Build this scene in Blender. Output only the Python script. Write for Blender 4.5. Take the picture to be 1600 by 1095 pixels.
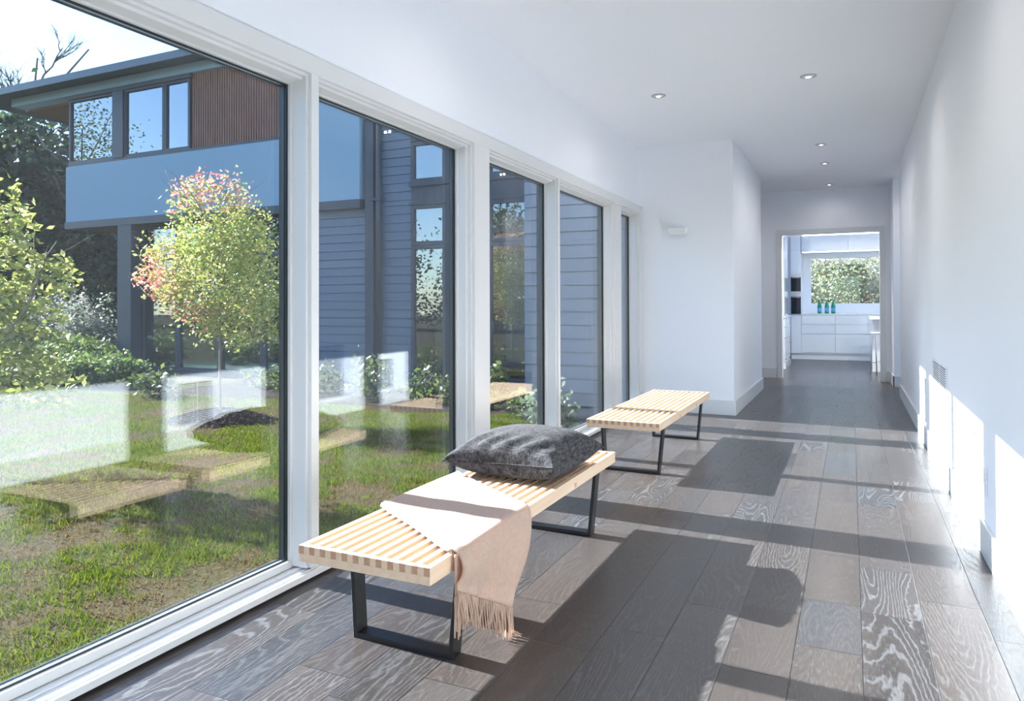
import bpy, bmesh, math, random
import numpy as np
from mathutils import Vector, Matrix
random.seed(7); np.random.seed(7)
PI = math.pi
SC = bpy.context.scene
for o in list(bpy.data.objects): bpy.data.objects.remove(o)
COL = SC.collection

# ------------------------------------------------------------------ camera
YAW, PITCH, ROLL, FPX, CY, H = .440025, .0108482, -.0029510, 1125.767, 463.104, 1.1
def cam_axes():
    cy, sy = math.cos(YAW), math.sin(YAW)
    f = Vector((-sy, cy, 0)); r = Vector((cy, sy, 0)); u = Vector((0, 0, 1))
    f2 = f*math.cos(PITCH)+u*math.sin(PITCH); u2 = u*math.cos(PITCH)-f*math.sin(PITCH)
    r3 = r*math.cos(ROLL)+u2*math.sin(ROLL); u3 = u2*math.cos(ROLL)-r*math.sin(ROLL)
    return r3, u3, f2
cd = bpy.data.cameras.new('camera'); cam = bpy.data.objects.new('camera', cd); COL.objects.link(cam)
r_, u_, f_ = cam_axes()
m = Matrix((r_, u_, -f_)).transposed().to_4x4(); m.translation = Vector((0, 0, H)); cam.matrix_world = m
cd.sensor_fit = 'HORIZONTAL'; cd.sensor_width = 36; cd.lens = 36*FPX/1600; cd.shift_y = (CY-547.5)/1600
cd.clip_start = .05; cd.clip_end = 500
SC.camera = cam

# ------------------------------------------------------------------ world, sun, exposure
W = bpy.data.worlds.new('world'); SC.world = W; W.use_nodes = True
nt = W.node_tree; nt.nodes.clear()
out = nt.nodes.new('ShaderNodeOutputWorld'); bg = nt.nodes.new('ShaderNodeBackground')
sky = nt.nodes.new('ShaderNodeTexSky'); sky.sky_type = 'NISHITA'; sky.sun_disc = False
sky.sun_elevation = math.radians(28.1); sky.sun_rotation = math.radians(-88.3)
sky.air_density = 1.0; sky.dust_density = .35; sky.ozone_density = 2.0
tint = nt.nodes.new('ShaderNodeMix'); tint.data_type = 'RGBA'; tint.blend_type = 'MULTIPLY'; tint.inputs[0].default_value = 1
tint.inputs[7].default_value = (.80, .91, 1, 1)
nt.links.new(sky.outputs[0], tint.inputs[6]); nt.links.new(tint.outputs[2], bg.inputs[0]); nt.links.new(bg.outputs[0], out.inputs[0])
bg.inputs[1].default_value = .128
sl = bpy.data.lights.new('sun', 'SUN'); sun = bpy.data.objects.new('sun', sl); COL.objects.link(sun)
sl.energy = 8.4; sl.angle = math.radians(.53); sl.color = (1, .955, .89)
sun.rotation_euler = Vector((1, -.045, -.545)).to_track_quat('-Z', 'Y').to_euler()
sun.location = (-20, 0, 15)
vs = SC.view_settings; vs.view_transform = 'Standard'; vs.look = 'None'; vs.gamma = 1; vs.use_curve_mapping = False
vs.exposure = 2.12
SC.cycles.max_bounces = 14; SC.cycles.diffuse_bounces = 8; SC.cycles.transparent_max_bounces = 24

# ------------------------------------------------------------------ node / material helpers
def mat(name):
    m = bpy.data.materials.new(name); m.use_nodes = True
    n = m.node_tree; n.nodes.clear()
    o = n.nodes.new('ShaderNodeOutputMaterial'); b = n.nodes.new('ShaderNodeBsdfPrincipled')
    n.links.new(b.outputs[0], o.inputs[0]); return m, n, b, o
def nd(n, t, **k):
    x = n.nodes.new('ShaderNode'+t)
    for a, v in k.items():
        if a[0] == '_': x.inputs[int(a[1:])].default_value = v
        else: setattr(x, a, v)
    return x
def mth(n, op, a, b=None, c=None):
    x = n.nodes.new('ShaderNodeMath'); x.operation = op
    for i, v in enumerate((a, b, c)):
        if v is None: continue
        if isinstance(v, (int, float)): x.inputs[i].default_value = v
        else: n.links.new(v, x.inputs[i])
    return x.outputs[0]
def mixc(n, f, a, b, bt='MIX'):
    x = n.nodes.new('ShaderNodeMix'); x.data_type = 'RGBA'; x.blend_type = bt
    for i, v in ((0, f), (6, a), (7, b)):
        if isinstance(v, (int, float)): x.inputs[i].default_value = v
        elif isinstance(v, tuple): x.inputs[i].default_value = (*v, 1)
        else: n.links.new(v, x.inputs[i])
    return x.outputs[2]
def ramp(n, f, pts):
    x = n.nodes.new('ShaderNodeValToRGB'); e = x.color_ramp.elements
    while len(e) < len(pts): e.new(.5)
    for i, (p, c) in enumerate(pts):
        e[i].position = p; e[i].color = (*c, 1) if isinstance(c, tuple) else (c, c, c, 1)
    n.links.new(f, x.inputs[0]); return x.outputs[0]
def coords(n, scale=(1, 1, 1), kind='Object'):
    t = nd(n, 'TexCoord'); m = nd(n, 'Mapping'); m.inputs[3].default_value = scale
    n.links.new(t.outputs[kind], m.inputs[0]); return m.outputs[0]
def bump(n, b, h, s=.3, d=.01):
    x = nd(n, 'Bump'); x.inputs['Strength'].default_value = s; x.inputs['Distance'].default_value = d
    n.links.new(h, x.inputs['Height']); n.links.new(x.outputs[0], b.inputs['Normal'])
def S(r, g, b):  # sRGB 0-255 -> linear
    return tuple((c/255/12.92 if c/255 <= .04045 else ((c/255+.055)/1.055)**2.4) for c in (r, g, b))
def plain(name, c, rough=.5, var=.04, scale=6, metal=0, coat=0, bmp=0, spec=.5):
    m, n, b, o = mat(name)
    v = coords(n); t = nd(n, 'TexNoise'); t.inputs['Scale'].default_value = scale; t.inputs['Detail'].default_value = 4
    n.links.new(v, t.inputs['Vector'])
    lo = tuple(x*(1-var) for x in c); hi = tuple(min(1, x*(1+var)) for x in c)
    n.links.new(mixc(n, t.outputs[0], lo, hi), b.inputs['Base Color'])
    b.inputs['Roughness'].default_value = rough; b.inputs['Metallic'].default_value = metal
    b.inputs['Coat Weight'].default_value = coat; b.inputs['Specular IOR Level'].default_value = spec
    if bmp: bump(n, b, t.outputs[0], bmp, .002)
    return m
M = {}
M['wall'] = plain('white_wall_paint', (.84, .86, .905), .6, .012, 2, bmp=.05)
M['ceiling'] = plain('white_ceiling_paint', (.85, .865, .90), .45, .012, 1.5)
M['trim'] = plain('white_trim_paint', (.68, .69, .69), .35, .01, 4)
M['seal'] = plain('black_glazing_seal', (.015, .022, .025), .35)
M['black'] = plain('black_lacquered_wood', (.012, .012, .013), .35, .2, 30)
M['cab'] = plain('gloss_white_lacquer', (.78, .82, .85), .12, .01, 2, coat=.5)
M['counter'] = plain('white_stone_counter', (.8, .81, .8), .25, .03, 9)
M['steel'] = plain('brushed_steel', (.55, .56, .57), .28, .05, 40, metal=1)
M['ovenglass'] = plain('black_oven_glass', (.012, .013, .018), .08)
M['plate'] = plain('white_plastic', (.8, .82, .84), .4)
M['grille'] = plain('white_enamel_metal', (.8, .82, .85), .4)
M['grilleback'] = plain('grey_duct_void', (.02, .022, .026), .8)
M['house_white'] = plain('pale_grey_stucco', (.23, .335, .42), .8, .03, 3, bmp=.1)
M['house_dark'] = plain('dark_grey_metal_trim', (.03, .037, .05), .5, .08, 3)
M['soffit'] = plain('stained_cedar_soffit', (.15, .075, .04), .6, .15, 3)
M['roofmetal'] = plain('grey_standing_seam_metal', (.06, .08, .1), .4, .06, 3)
M['bark'] = plain('grey_bark', (.16, .13, .1), .9, .35, 25, bmp=.4)
M['mulch'] = plain('dark_bark_mulch', (.028, .021, .017), .95, .6, 60, bmp=.8, spec=.03)
M['bottlecap'] = plain('blue_label_paper', (.12, .4, .62), .5, .1, 30)
M['star'] = plain('red_star_print', (.6, .04, .04), .5)
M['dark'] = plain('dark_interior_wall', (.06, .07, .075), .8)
M['paver'] = plain('pale_concrete', (.38, .37, .35), .85, .12, 12, bmp=.2)

# glass seen as glass: partly mirror, mostly clear
def glass(name, f0, tint, rough=0.0):
    m = bpy.data.materials.new(name); m.use_nodes = True; n = m.node_tree; n.nodes.clear()
    o = n.nodes.new('ShaderNodeOutputMaterial')
    t = nd(n, 'BsdfTransparent'); t.inputs[0].default_value = (*tint, 1)
    g = nd(n, 'BsdfGlossy'); g.inputs['Roughness'].default_value = rough
    lw = nd(n, 'LayerWeight'); lw.inputs[0].default_value = .5
    p = mth(n, 'POWER', lw.outputs['Facing'], 4.0)
    f = mth(n, 'MULTIPLY_ADD', p, 1-f0, f0)
    x = nd(n, 'MixShader'); n.links.new(f, x.inputs[0]); n.links.new(t.outputs[0], x.inputs[1]); n.links.new(g.outputs[0], x.inputs[2])
    n.links.new(x.outputs[0], o.inputs[0]); return m
M['glass'] = glass('window_glass', .062, (.88, .93, .975))
M['clearglass'] = glass('clear_house_glass', .22, (.5, .64, .62))
M['houseglass'] = glass('tinted_house_glass', .33, (.12, .17, .17))
M['greenglass'], n, b, o = mat('green_bottle_glass')
v = coords(n); t = nd(n, 'TexNoise', _2=8.0); n.links.new(v, t.inputs[0])
n.links.new(mixc(n, t.outputs[0], (.01, .34, .15), (.02, .42, .2)), b.inputs['Base Color'])
b.inputs['Roughness'].default_value = .06; b.inputs['Transmission Weight'].default_value = .35

def emit(name, c, s):
    m = bpy.data.materials.new(name); m.use_nodes = True; n = m.node_tree; n.nodes.clear()
    o = n.nodes.new('ShaderNodeOutputMaterial'); e = nd(n, 'Emission'); e.inputs[0].default_value = (*c, 1); e.inputs[1].default_value = s
    n.links.new(e.outputs[0], o.inputs[0]); return m
M['lamp'] = emit('lit_lamp_lens', (1, .93, .85), 1.0)
M['strip'] = emit('bright_edge_glow', (.95, .98, 1), 2.2)  # glow standing in for the bright lines at the wall cabinets

# plank floor: plank edges at X = .0235 + .195 k
def floor_mat():
    m, n, b, o = mat('cerused_oak_planks')
    tc = nd(n, 'TexCoord'); sp = nd(n, 'SeparateXYZ'); n.links.new(tc.outputs['Object'], sp.inputs[0])
    X, Y = sp.outputs[0], sp.outputs[1]
    u = mth(n, 'DIVIDE', mth(n, 'SUBTRACT', X, .0235), .195)
    ci = mth(n, 'FLOOR', u); fu = mth(n, 'FRACT', u)
    w1 = nd(n, 'TexWhiteNoise', noise_dimensions='1D'); n.links.new(ci, w1.inputs['W'])
    v = mth(n, 'DIVIDE', mth(n, 'ADD', Y, mth(n, 'MULTIPLY', w1.outputs[0], 9.7)), 1.5)
    ri = mth(n, 'FLOOR', v); fv = mth(n, 'FRACT', v)
    # some planks are split again at a random point, for mixed lengths
    cb = nd(n, 'CombineXYZ'); n.links.new(ci, cb.inputs[0]); n.links.new(ri, cb.inputs[1])
    w2 = nd(n, 'TexWhiteNoise', noise_dimensions='3D'); n.links.new(cb.outputs[0], w2.inputs['Vector'])
    cut = mth(n, 'MULTIPLY_ADD', w2.outputs[0], .5, .3)
    half = mth(n, 'GREATER_THAN', fv, cut)
    cb2 = nd(n, 'CombineXYZ'); n.links.new(ci, cb2.inputs[0]); n.links.new(mth(n, 'MULTIPLY_ADD', half, .5, ri), cb2.inputs[1])
    w3 = nd(n, 'TexWhiteNoise', noise_dimensions='3D'); n.links.new(cb2.outputs[0], w3.inputs['Vector'])
    rs = nd(n, 'SeparateColor'); n.links.new(w3.outputs['Color'], rs.inputs[0])
    R1, R2, R3 = rs.outputs[0], rs.outputs[1], rs.outputs[2]
    # grain space, shifted per plank
    gx = mth(n, 'ADD', X, mth(n, 'MULTIPLY', R1, 31)); gy = mth(n, 'ADD', Y, mth(n, 'MULTIPLY', R2, 57))
    g = nd(n, 'CombineXYZ'); n.links.new(gx, g.inputs[0]); n.links.new(mth(n, 'MULTIPLY', gy, .12), g.inputs[1])
    big = nd(n, 'TexNoise'); big.inputs['Scale'].default_value = 5.6; big.inputs['Detail'].default_value = 1.5; big.inputs['Roughness'].default_value = .4
    n.links.new(g.outputs[0], big.inputs['Vector'])
    fine = nd(n, 'TexNoise'); fine.inputs['Scale'].default_value = 60; fine.inputs['Detail'].default_value = 5
    g2 = nd(n, 'CombineXYZ'); n.links.new(gx, g2.inputs[0]); n.links.new(mth(n, 'MULTIPLY', gy, .3), g2.inputs[1]); n.links.new(g2.outputs[0], fine.inputs['Vector'])
    # contour lines of a smooth field = cathedral grain
    ph = mth(n, 'MULTIPLY_ADD', big.outputs[0], mth(n, 'MULTIPLY_ADD', R3, 22., 22.), mth(n, 'MULTIPLY', fine.outputs[0], 1.1))
    ring = mth(n, 'ABSOLUTE', mth(n, 'SUBTRACT', mth(n, 'FRACT', ph), .5))
    line = ramp(n, ring, [(.0, 1.), (.09, .7), (.19, 0.)])
    por = nd(n, 'TexNoise'); por.inputs['Scale'].default_value = 210; por.inputs['Detail'].default_value = 3
    g3 = nd(n, 'CombineXYZ'); n.links.new(gx, g3.inputs[0]); n.links.new(mth(n, 'MULTIPLY', gy, .12), g3.inputs[1]); n.links.new(g3.outputs[0], por.inputs['Vector'])
    pore = ramp(n, por.outputs[0], [(.5, 0.), (.66, 1.)])
    amt = mth(n, 'MULTIPLY', line, mth(n, 'MULTIPLY_ADD', mth(n, 'POWER', R2, 1.6), .50, .06))
    amt = mth(n, 'ADD', amt, mth(n, 'MULTIPLY', pore, mth(n, 'MULTIPLY_ADD', R1, .16, .08)))
    base = ramp(n, R3, [(0., (.021, .018, .017)), (.3, (.040, .033, .030)), (.55, (.049, .038, .033)), (.8, (.028, .030, .034)), (1., (.058, .050, .047))])
    mott = nd(n, 'TexNoise'); mott.inputs['Scale'].default_value = 5; mott.inputs['Detail'].default_value = 6; n.links.new(g.outputs[0], mott.inputs['Vector'])
    base = mixc(n, ramp(n, mott.outputs[0], [(.3, 0.), (.75, .55)]), base, (.08, .066, .06))
    col = mixc(n, amt, base, (.16, .165, .17))
    # seams
    ex = mth(n, 'MINIMUM', fu, mth(n, 'SUBTRACT', 1., fu)); ex = mth(n, 'MULTIPLY', ex, .195)
    e1 = mth(n, 'MINIMUM', fv, mth(n, 'SUBTRACT', 1., fv)); e2 = mth(n, 'ABSOLUTE', mth(n, 'SUBTRACT', fv, cut))
    ey = mth(n, 'MULTIPLY', mth(n, 'MINIMUM', e1, e2), 1.5)
    e = mth(n, 'MINIMUM', ex, ey)
    seam = mth(n, 'LESS_THAN', e, .0017)
    col = mixc(n, seam, col, (.02, .018, .017))
    n.links.new(col, b.inputs['Base Color'])
    rg = mth(n, 'MULTIPLY_ADD', line, .12, .29); n.links.new(rg, b.inputs['Roughness'])
    b.inputs['Specular IOR Level'].default_value = .5
    hgt = mth(n, 'ADD', mth(n, 'MULTIPLY', mth(n, 'MINIMUM', mth(n, 'DIVIDE', e, .003), 1.), 1.), mth(n, 'MULTIPLY', amt, .25))
    bump(n, b, hgt, .35, .002)
    return m
M['floor'] = floor_mat()

def wood_mat(name, a, c, scale=1.0):
    m, n, b, o = mat(name)
    v = coords(n, (40*scale, 2.2*scale, 40*scale)); t = nd(n, 'TexNoise'); t.inputs['Scale'].default_value = 1; t.inputs['Detail'].default_value = 5
    n.links.new(v, t.inputs['Vector'])
    n.links.new(ramp(n, t.outputs[0], [(.3, a), (.7, c)]), b.inputs['Base Color']); b.inputs['Roughness'].default_value = .42
    bump(n, b, t.outputs[0], .08, .001); return m
M['maple'] = wood_mat('pale_maple', S(208, 178, 148), S(221, 194, 166))
M['maple_end'] = wood_mat('maple_end_grain', S(168, 128, 100), S(186, 146, 116), 2)

def siding_mat():
    m, n, b, o = mat('grey_lap_siding'); v = coords(n, (3, 3, 60)); t = nd(n, 'TexNoise'); t.inputs['Scale'].default_value = 1.5
    n.links.new(v, t.inputs['Vector']); n.links.new(mixc(n, t.outputs[0], (.095, .125, .17), (.12, .155, .205)), b.inputs['Base Color'])
    b.inputs['Roughness'].default_value = .6; return m
M['siding'] = siding_mat()
M['cedar'] = plain('vertical_cedar_batten', (.21, .095, .06), .65, .25, 5)

def fabric(name, a, c, sx, rough=.95, bm=.5, sheen=.3, trans=None):
    m, n, b, o = mat(name)
    v1 = coords(n, (sx, sx*9, sx)); v2 = coords(n, (sx*9, sx, sx*3))
    t1 = nd(n, 'TexNoise'); t1.inputs['Scale'].default_value = 1; t1.inputs['Detail'].default_value = 4; n.links.new(v1, t1.inputs['Vector'])
    t2 = nd(n, 'TexNoise'); t2.inputs['Scale'].default_value = 1; t2.inputs['Detail'].default_value = 4; n.links.new(v2, t2.inputs['Vector'])
    f = mth(n, 'MULTIPLY_ADD', t1.outputs[0], .5, mth(n, 'MULTIPLY', t2.outputs[0], .5))
    n.links.new(ramp(n, f, [(.42, a), (.6, c)]), b.inputs['Base Color']); b.inputs['Roughness'].default_value = rough
    b.inputs['Sheen Weight'].default_value = sheen; bump(n, b, f, bm, .002)
    if trans:
        tr = nd(n, 'BsdfTranslucent'); tr.inputs[0].default_value = (*trans, 1)
        x = nd(n, 'MixShader', _0=.36); n.links.new(b.outputs[0], x.inputs[1]); n.links.new(tr.outputs[0], x.inputs[2]); n.links.new(x.outputs[0], o.inputs[0])
    return m
M['tweed'] = fabric('grey_woven_tweed', (.012, .010, .010), (.082, .079, .086), 27, bm=.6, sheen=0)
M['wool'] = fabric('cream_wool', (.51, .38, .30), (.61, .48, .395), 30, bm=.12, sheen=.2, trans=(.9, .62, .41))

def leafmat(name, trans=.45, rough=.45, spec=.4):
    m, n, b, o = mat(name)
    a = nd(n, 'Attribute'); a.attribute_name = 'col'
    n.links.new(a.outputs[0], b.inputs['Base Color']); b.inputs['Roughness'].default_value = rough; b.inputs['Specular IOR Level'].default_value = spec
    tr = nd(n, 'BsdfTranslucent'); n.links.new(a.outputs[0], tr.inputs[0])
    x = nd(n, 'MixShader'); x.inputs[0].default_value = trans
    n.links.new(b.outputs[0], x.inputs[1]); n.links.new(tr.outputs[0], x.inputs[2]); n.links.new(x.outputs[0], o.inputs[0]); return m
M['leaf'] = leafmat('leaf'); M['grassblade'] = leafmat('grass_blade', .4, .8, .12)

def lawn_mat():
    m, n, b, o = mat('lawn_soil_and_turf')
    v = coords(n); t = nd(n, 'TexNoise'); t.inputs['Scale'].default_value = 1.3; t.inputs['Detail'].default_value = 8; n.links.new(v, t.inputs['Vector'])
    t2 = nd(n, 'TexNoise'); t2.inputs['Scale'].default_value = 40; t2.inputs['Detail'].default_value = 6; n.links.new(v, t2.inputs['Vector'])
    c = mixc(n, ramp(n, t.outputs[0], [(.42, 0.), (.6, 1.)]), (.05, .038, .022), (.020, .034, .006))
    c = mixc(n, t2.outputs[0], c, (.055, .048, .02)); n.links.new(c, b.inputs['Base Color']); b.inputs['Roughness'].default_value = .95; b.inputs['Specular IOR Level'].default_value = .04
    bump(n, b, t2.outputs[0], .7, .02); return m
M['lawn'] = lawn_mat()

# ------------------------------------------------------------------ mesh helpers
def box(bm, x0, x1, y0, y1, z0, z1, mi=0, bev=0):
    vs = [bm.verts.new(p) for p in ((x0,y0,z0),(x1,y0,z0),(x1,y1,z0),(x0,y1,z0),(x0,y0,z1),(x1,y0,z1),(x1,y1,z1),(x0,y1,z1))]
    fs = [bm.faces.new([vs[i] for i in f]) for f in ((0,3,2,1),(4,5,6,7),(0,1,5,4),(1,2,6,5),(2,3,7,6),(3,0,4,7))]
    for f in fs: f.material_index = mi
    if bev:
        es = {e for f in fs for e in f.edges}
        bmesh.ops.bevel(bm, geom=list(es), offset=bev, segments=2, affect='EDGES', profile=.7)
    return fs
def prism(bm, prof, a0, a1, axis='Y', mi=0):
    """closed 2D profile extruded along an axis (Y: prof=(x,z); X: prof=(y,z); Z: prof=(x,y))"""
    def P(p, a): return {'Y': (p[0], a, p[1]), 'X': (a, p[0], p[1]), 'Z': (p[0], p[1], a)}[axis]
    A = [bm.verts.new(P(p, a0)) for p in prof]; B = [bm.verts.new(P(p, a1)) for p in prof]
    n_ = len(prof); fs = []
    for i in range(n_): fs.append(bm.faces.new((A[i], A[(i+1) % n_], B[(i+1) % n_], B[i])))
    fs.append(bm.faces.new(A[::-1])); fs.append(bm.faces.new(B))
    for f in fs: f.material_index = mi
    return fs
def lathe(bm, prof, c=(0,0,0), seg=24, mi=0):
    rings = []
    for r, z in prof:
        rings.append([bm.verts.new((c[0]+r*math.cos(2*PI*i/seg), c[1]+r*math.sin(2*PI*i/seg), c[2]+z)) for i in range(seg)])
    for a, b_ in zip(rings, rings[1:]):
        for i in range(seg):
            f = bm.faces.new((a[i], a[(i+1) % seg], b_[(i+1) % seg], b_[i])); f.material_index = mi; f.smooth = True
    for r_, k in ((rings[0], 0), (rings[-1], 1)):
        f = bm.faces.new(r_ if k else r_[::-1]); f.material_index = mi
def tube(bm, pts, rad, seg=8, mi=0):
    """tube along points; rad = number or list"""
    pts = [Vector(p) for p in pts]; rings = []
    R = rad if isinstance(rad, (list, tuple)) else [rad]*len(pts)
    up = Vector((0, 0, 1)); 
    for i, p in enumerate(pts):
        t = (pts[min(i+1, len(pts)-1)]-pts[max(i-1, 0)]).normalized()
        a = t.cross(up if abs(t.z) < .95 else Vector((1, 0, 0))).normalized(); b_ = t.cross(a)
        rings.append([bm.verts.new(p+(a*math.cos(2*PI*k/seg)+b_*math.sin(2*PI*k/seg))*R[i]) for k in range(seg)])
    for A, B in zip(rings, rings[1:]):
        for k in range(seg):
            f = bm.faces.new((A[k], A[(k+1) % seg], B[(k+1) % seg], B[k])); f.smooth = True; f.material_index = mi
    bm.faces.new(rings[0][::-1]); bm.faces.new(rings[-1])
def obj(name, bm, mats, parent=None, bev=0, smooth=False):
    bmesh.ops.recalc_face_normals(bm, faces=bm.faces)
    me = bpy.data.meshes.new(name); bm.to_mesh(me); bm.free()
    for m_ in (mats if isinstance(mats, (list, tuple)) else [mats]): me.materials.append(M[m_] if isinstance(m_, str) else m_)
    o = bpy.data.objects.new(name, me); COL.objects.link(o)
    if parent: o.parent = parent; o.matrix_parent_inverse = parent_inv(parent)
    if bev:
        md = o.modifiers.new('b', 'BEVEL'); md.width = bev; md.segments = 2; md.limit_method = 'ANGLE'; md.harden_normals = False
    if smooth:
        for p in me.polygons: p.use_smooth = True
    return o
def parent_inv(p):
    mm = Matrix.Translation(p.location) @ p.rotation_euler.to_matrix().to_4x4()
    return mm.inverted()
def thing(name, label, cat, loc=(0, 0, 0), group=None):
    o = bpy.data.objects.new(name, None); COL.objects.link(o); o.location = loc; o.empty_display_size = .1
    o['label'] = label; o['category'] = cat
    if group: o['group'] = group
    return o
def tag(o, label, cat, group=None, kind=None):
    o['label'] = label; o['category'] = cat
    if group: o['group'] = group
    if kind: o['kind'] = kind
    return o
def struct(o, label=None, cat=None):
    o['kind'] = 'structure'
    if label: o['label'] = label
    if cat: o['category'] = cat
    return o
def newbm(): return bmesh.new()
def boxes(name, L, m_, parent=None, bev=0):
    bm = newbm()
    for b_ in L: box(bm, *b_)
    return obj(name, bm, m_, parent, bev)
def copy_tree(root, off, parent=None):
    """copy of a thing with copies of its parts, moved by off"""
    c = root.copy(); COL.objects.link(c)
    if parent is None: c.location = root.location + Vector(off)
    else: c.parent = parent; c.matrix_parent_inverse = root.matrix_parent_inverse.copy()
    for ch in [x for x in bpy.data.objects if x.parent == root]: copy_tree(ch, off, c)
    return c

# ------------------------------------------------------------------ room shell
CZ = 2.724
struct(boxes('floor', [(-2.06, 2.6, -2.6, 15.95, -.12, 0)], 'floor'), 'grey oak plank floor running down the hallway', 'floor')
struct(boxes('ceiling', [(-2.3, 2.8, -2.7, 9.72, CZ, CZ+.3), (-2.9, 2.8, 9.72, 12.1, CZ+.018, CZ+.3), (-2.9, 2.8, 14.9, 16.1, CZ+.018, CZ+.3), (-2.9, -1.3, 12.1, 14.9, CZ+.018, CZ+.3), (1.7, 2.8, 12.1, 14.9, CZ+.018, CZ+.3)], 'ceiling'), 'white hallway ceiling', 'ceiling')
WX = -1.985
struct(boxes('wall_left', [(-2.13, WX, -2.7, 7.36, 2.1001, CZ), (-2.098, WX, 7.335, 7.36, 0, 2.1)], 'wall'), 'white wall above the tall windows', 'wall')
# closet-like block at the end of the glazing
struct(boxes('wall_front', [(-2.13, -1.05, 7.36, 9.80, 0, CZ)], 'wall'), 'white wall block jutting out at the end of the windows', 'wall')
# hall end wall with the doorway
DX0, DX1, DZ = -.924, .363, 2.112
struct(boxes('wall_far', [(-2.9, DX0-.02, 11.32, 11.46, 0, CZ+.018), (DX1+.02, 1.6, 11.32, 11.46, 0, CZ+.018), (DX0-.02, DX1+.02, 11.32, 11.46, DZ+.02, CZ+.018)], 'wall'), 'white end wall around the kitchen doorway', 'wall')
struct(boxes('wall_right', [(.525, .66, -2.7, 9.67, 0, CZ), (.505, 1.6, 10.70, 11.32, 0, CZ+.018)], 'wall'), 'long white right hallway wall', 'wall')
# passages left and right of the hall end (ends seen only obliquely)
struct(boxes('wall_side_passage', [(-3.0, -2.9, 7.36, 9.9, 0, CZ), (-3.0, -2.9, 9.9, 11.46, 2.2, CZ), (1.6, 1.7, 9.6, 9.8, 0, CZ), (1.6, 1.7, 9.8, 10.7, 2.2, CZ), (.66, 1.7, 9.5, 9.67, 0, CZ)], 'wall'), 'white side passage walls at the end of the hall', 'wall')
struct(boxes('floor_passage', [(-3.0, -2.06, 9.8, 11.4, -.12, 0)], 'floor'), 'grey oak floor of the side passage', 'floor')
struct(boxes('window_13', [(-1.3, 1.7, 12.1, 14.9, CZ+.2, CZ+.22)], 'glass'), 'added kitchen rooflight out of view, for blue daylight', 'window')  # unseen rooflight added for blue daylight on kitchen floor and cabinets
# back of the hall behind the camera: wall with an opening added for daylight
struct(boxes('wall_back', [(-2.2, .66, -2.75, -2.65, 2.25, CZ), (-2.2, -1.8, -2.75, -2.65, 0, 2.25), (.35, .66, -2.75, -2.65, 0, 2.25)], 'wall'), 'wall at the near end of the hallway', 'wall')
# baseboards
BH = .145
struct(boxes('baseboard_right', [(.509, .5249, -2.6, 9.672, 0, BH), (.489, .5049, 10.684, 11.318, 0, BH), (.489, 1.5, 10.684, 10.6999, 0, BH)], 'trim', bev=.002), 'white baseboard along the right wall', 'baseboard')
struct(boxes('baseboard_left', [(-1.97, -1.032, 7.343, 7.3599, 0, BH), (-1.0499, -1.032, 7.36, 9.818, 0, BH), (-2.8, -1.032, 9.8001, 9.818, 0, BH)], 'trim', bev=.002), 'white baseboard around the jutting wall', 'baseboard')
struct(boxes('baseboard_far', [(-2.8, -1.0, 11.302, 11.3199, 0, BH), (.44, .489, 11.302, 11.3199, 0, BH)], 'trim', bev=.002), 'white baseboard of the end wall', 'baseboard')
# doorway casing
struct(boxes('trim_1', [(DX0-.065, DX0, 11.298, 11.3199, 0, DZ+.068), (DX1, DX1+.065, 11.298, 11.3199, 0, DZ+.068), (DX0, DX1, 11.298, 11.3199, DZ, DZ+.068),
    (DX0-.019, DX0, 11.32, 11.46, 0, DZ), (DX1, DX1+.019, 11.32, 11.46, 0, DZ), (DX0-.019, DX1+.019, 11.32, 11.46, DZ, DZ+.0199)], 'trim', bev=.002), 'cream casing around the kitchen doorway', 'door frame')

# ------------------------------------------------------------------ glazing, left side
XF = -1.955
HEAD = [(XF, 2.105), (XF, 2.03), (-1.972, 2.028), (-1.974, 2.017), (-1.992, 2.017), (-1.995, 2.006), (-2.04, 1.998), (-2.04, 2.02), (-2.098, 2.02), (-2.098, 2.0999), (WX+.0001, 2.0999), (WX+.0001, 2.105)]
bm = newbm(); prism(bm, HEAD, -2.65, 7.3349); struct(obj('trim_2', bm, 'trim', bev=.0015), 'white stepped head casing over the tall windows', 'window trim')
SILL = [(-2.0, 0), (-2.0, .0), (-1.985, .011), (-1.957, .011), (-1.957, .034), (-1.964, .037), (-1.967, .031), (-1.970, .031), (-1.972, .040), (-1.998, .043), (-2.000, .036), (-2.004, .036), (-2.006, .047), (-2.018, .049), (-2.020, .040), (-2.040, .042), (-2.098, .042), (-2.098, 0)]
bm = newbm(); prism(bm, SILL[1:], -2.65, 7.3349); struct(obj('trim_3', bm, 'trim', bev=.001), 'white stepped sill track along the windows', 'window sill')
# mullions (y0, y1, front x)
MU = [(-1.93, -1.74), (-.60, -.565), (.75, .93), (2.268, 2.313), (3.652, 3.842), (4.957, 4.993), (6.385, 6.572)]
k = 4
for y0, y1 in MU:
    wide = y1-y0 > .1
    bm = newbm(); box(bm, -2.098, XF, y0, y1, .05, 2.03); box(bm, -2.098, -1.972, y0-.012, y1+.012, .05, 2.02)
    if wide: box(bm, -2.098, -1.995, y0-.035, y1+.035, .05, 2.01)
    struct(obj('trim_%d' % k, bm, 'trim', bev=.0015), 'white window mullion', 'mullion'); k += 1
bm = newbm(); box(bm, -2.098, XF, 7.215, 7.3349, .012, 2.03); box(bm, -2.098, -1.98, 7.195, 7.215, .05, 2.02)
struct(obj('trim_%d' % k, bm, 'trim', bev=.0015), 'white casing beside the jutting wall', 'window trim'); k += 1
bm = newbm(); box(bm, -2.13, -2.099, -2.65, 7.36, -.2, .05); box(bm, -2.13, -2.099, -2.65, 7.36, 2.04, 2.1)
for y0, y1 in MU: box(bm, -2.13, -2.099, y0+.006, y1-.006, .05, 2.04)
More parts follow.
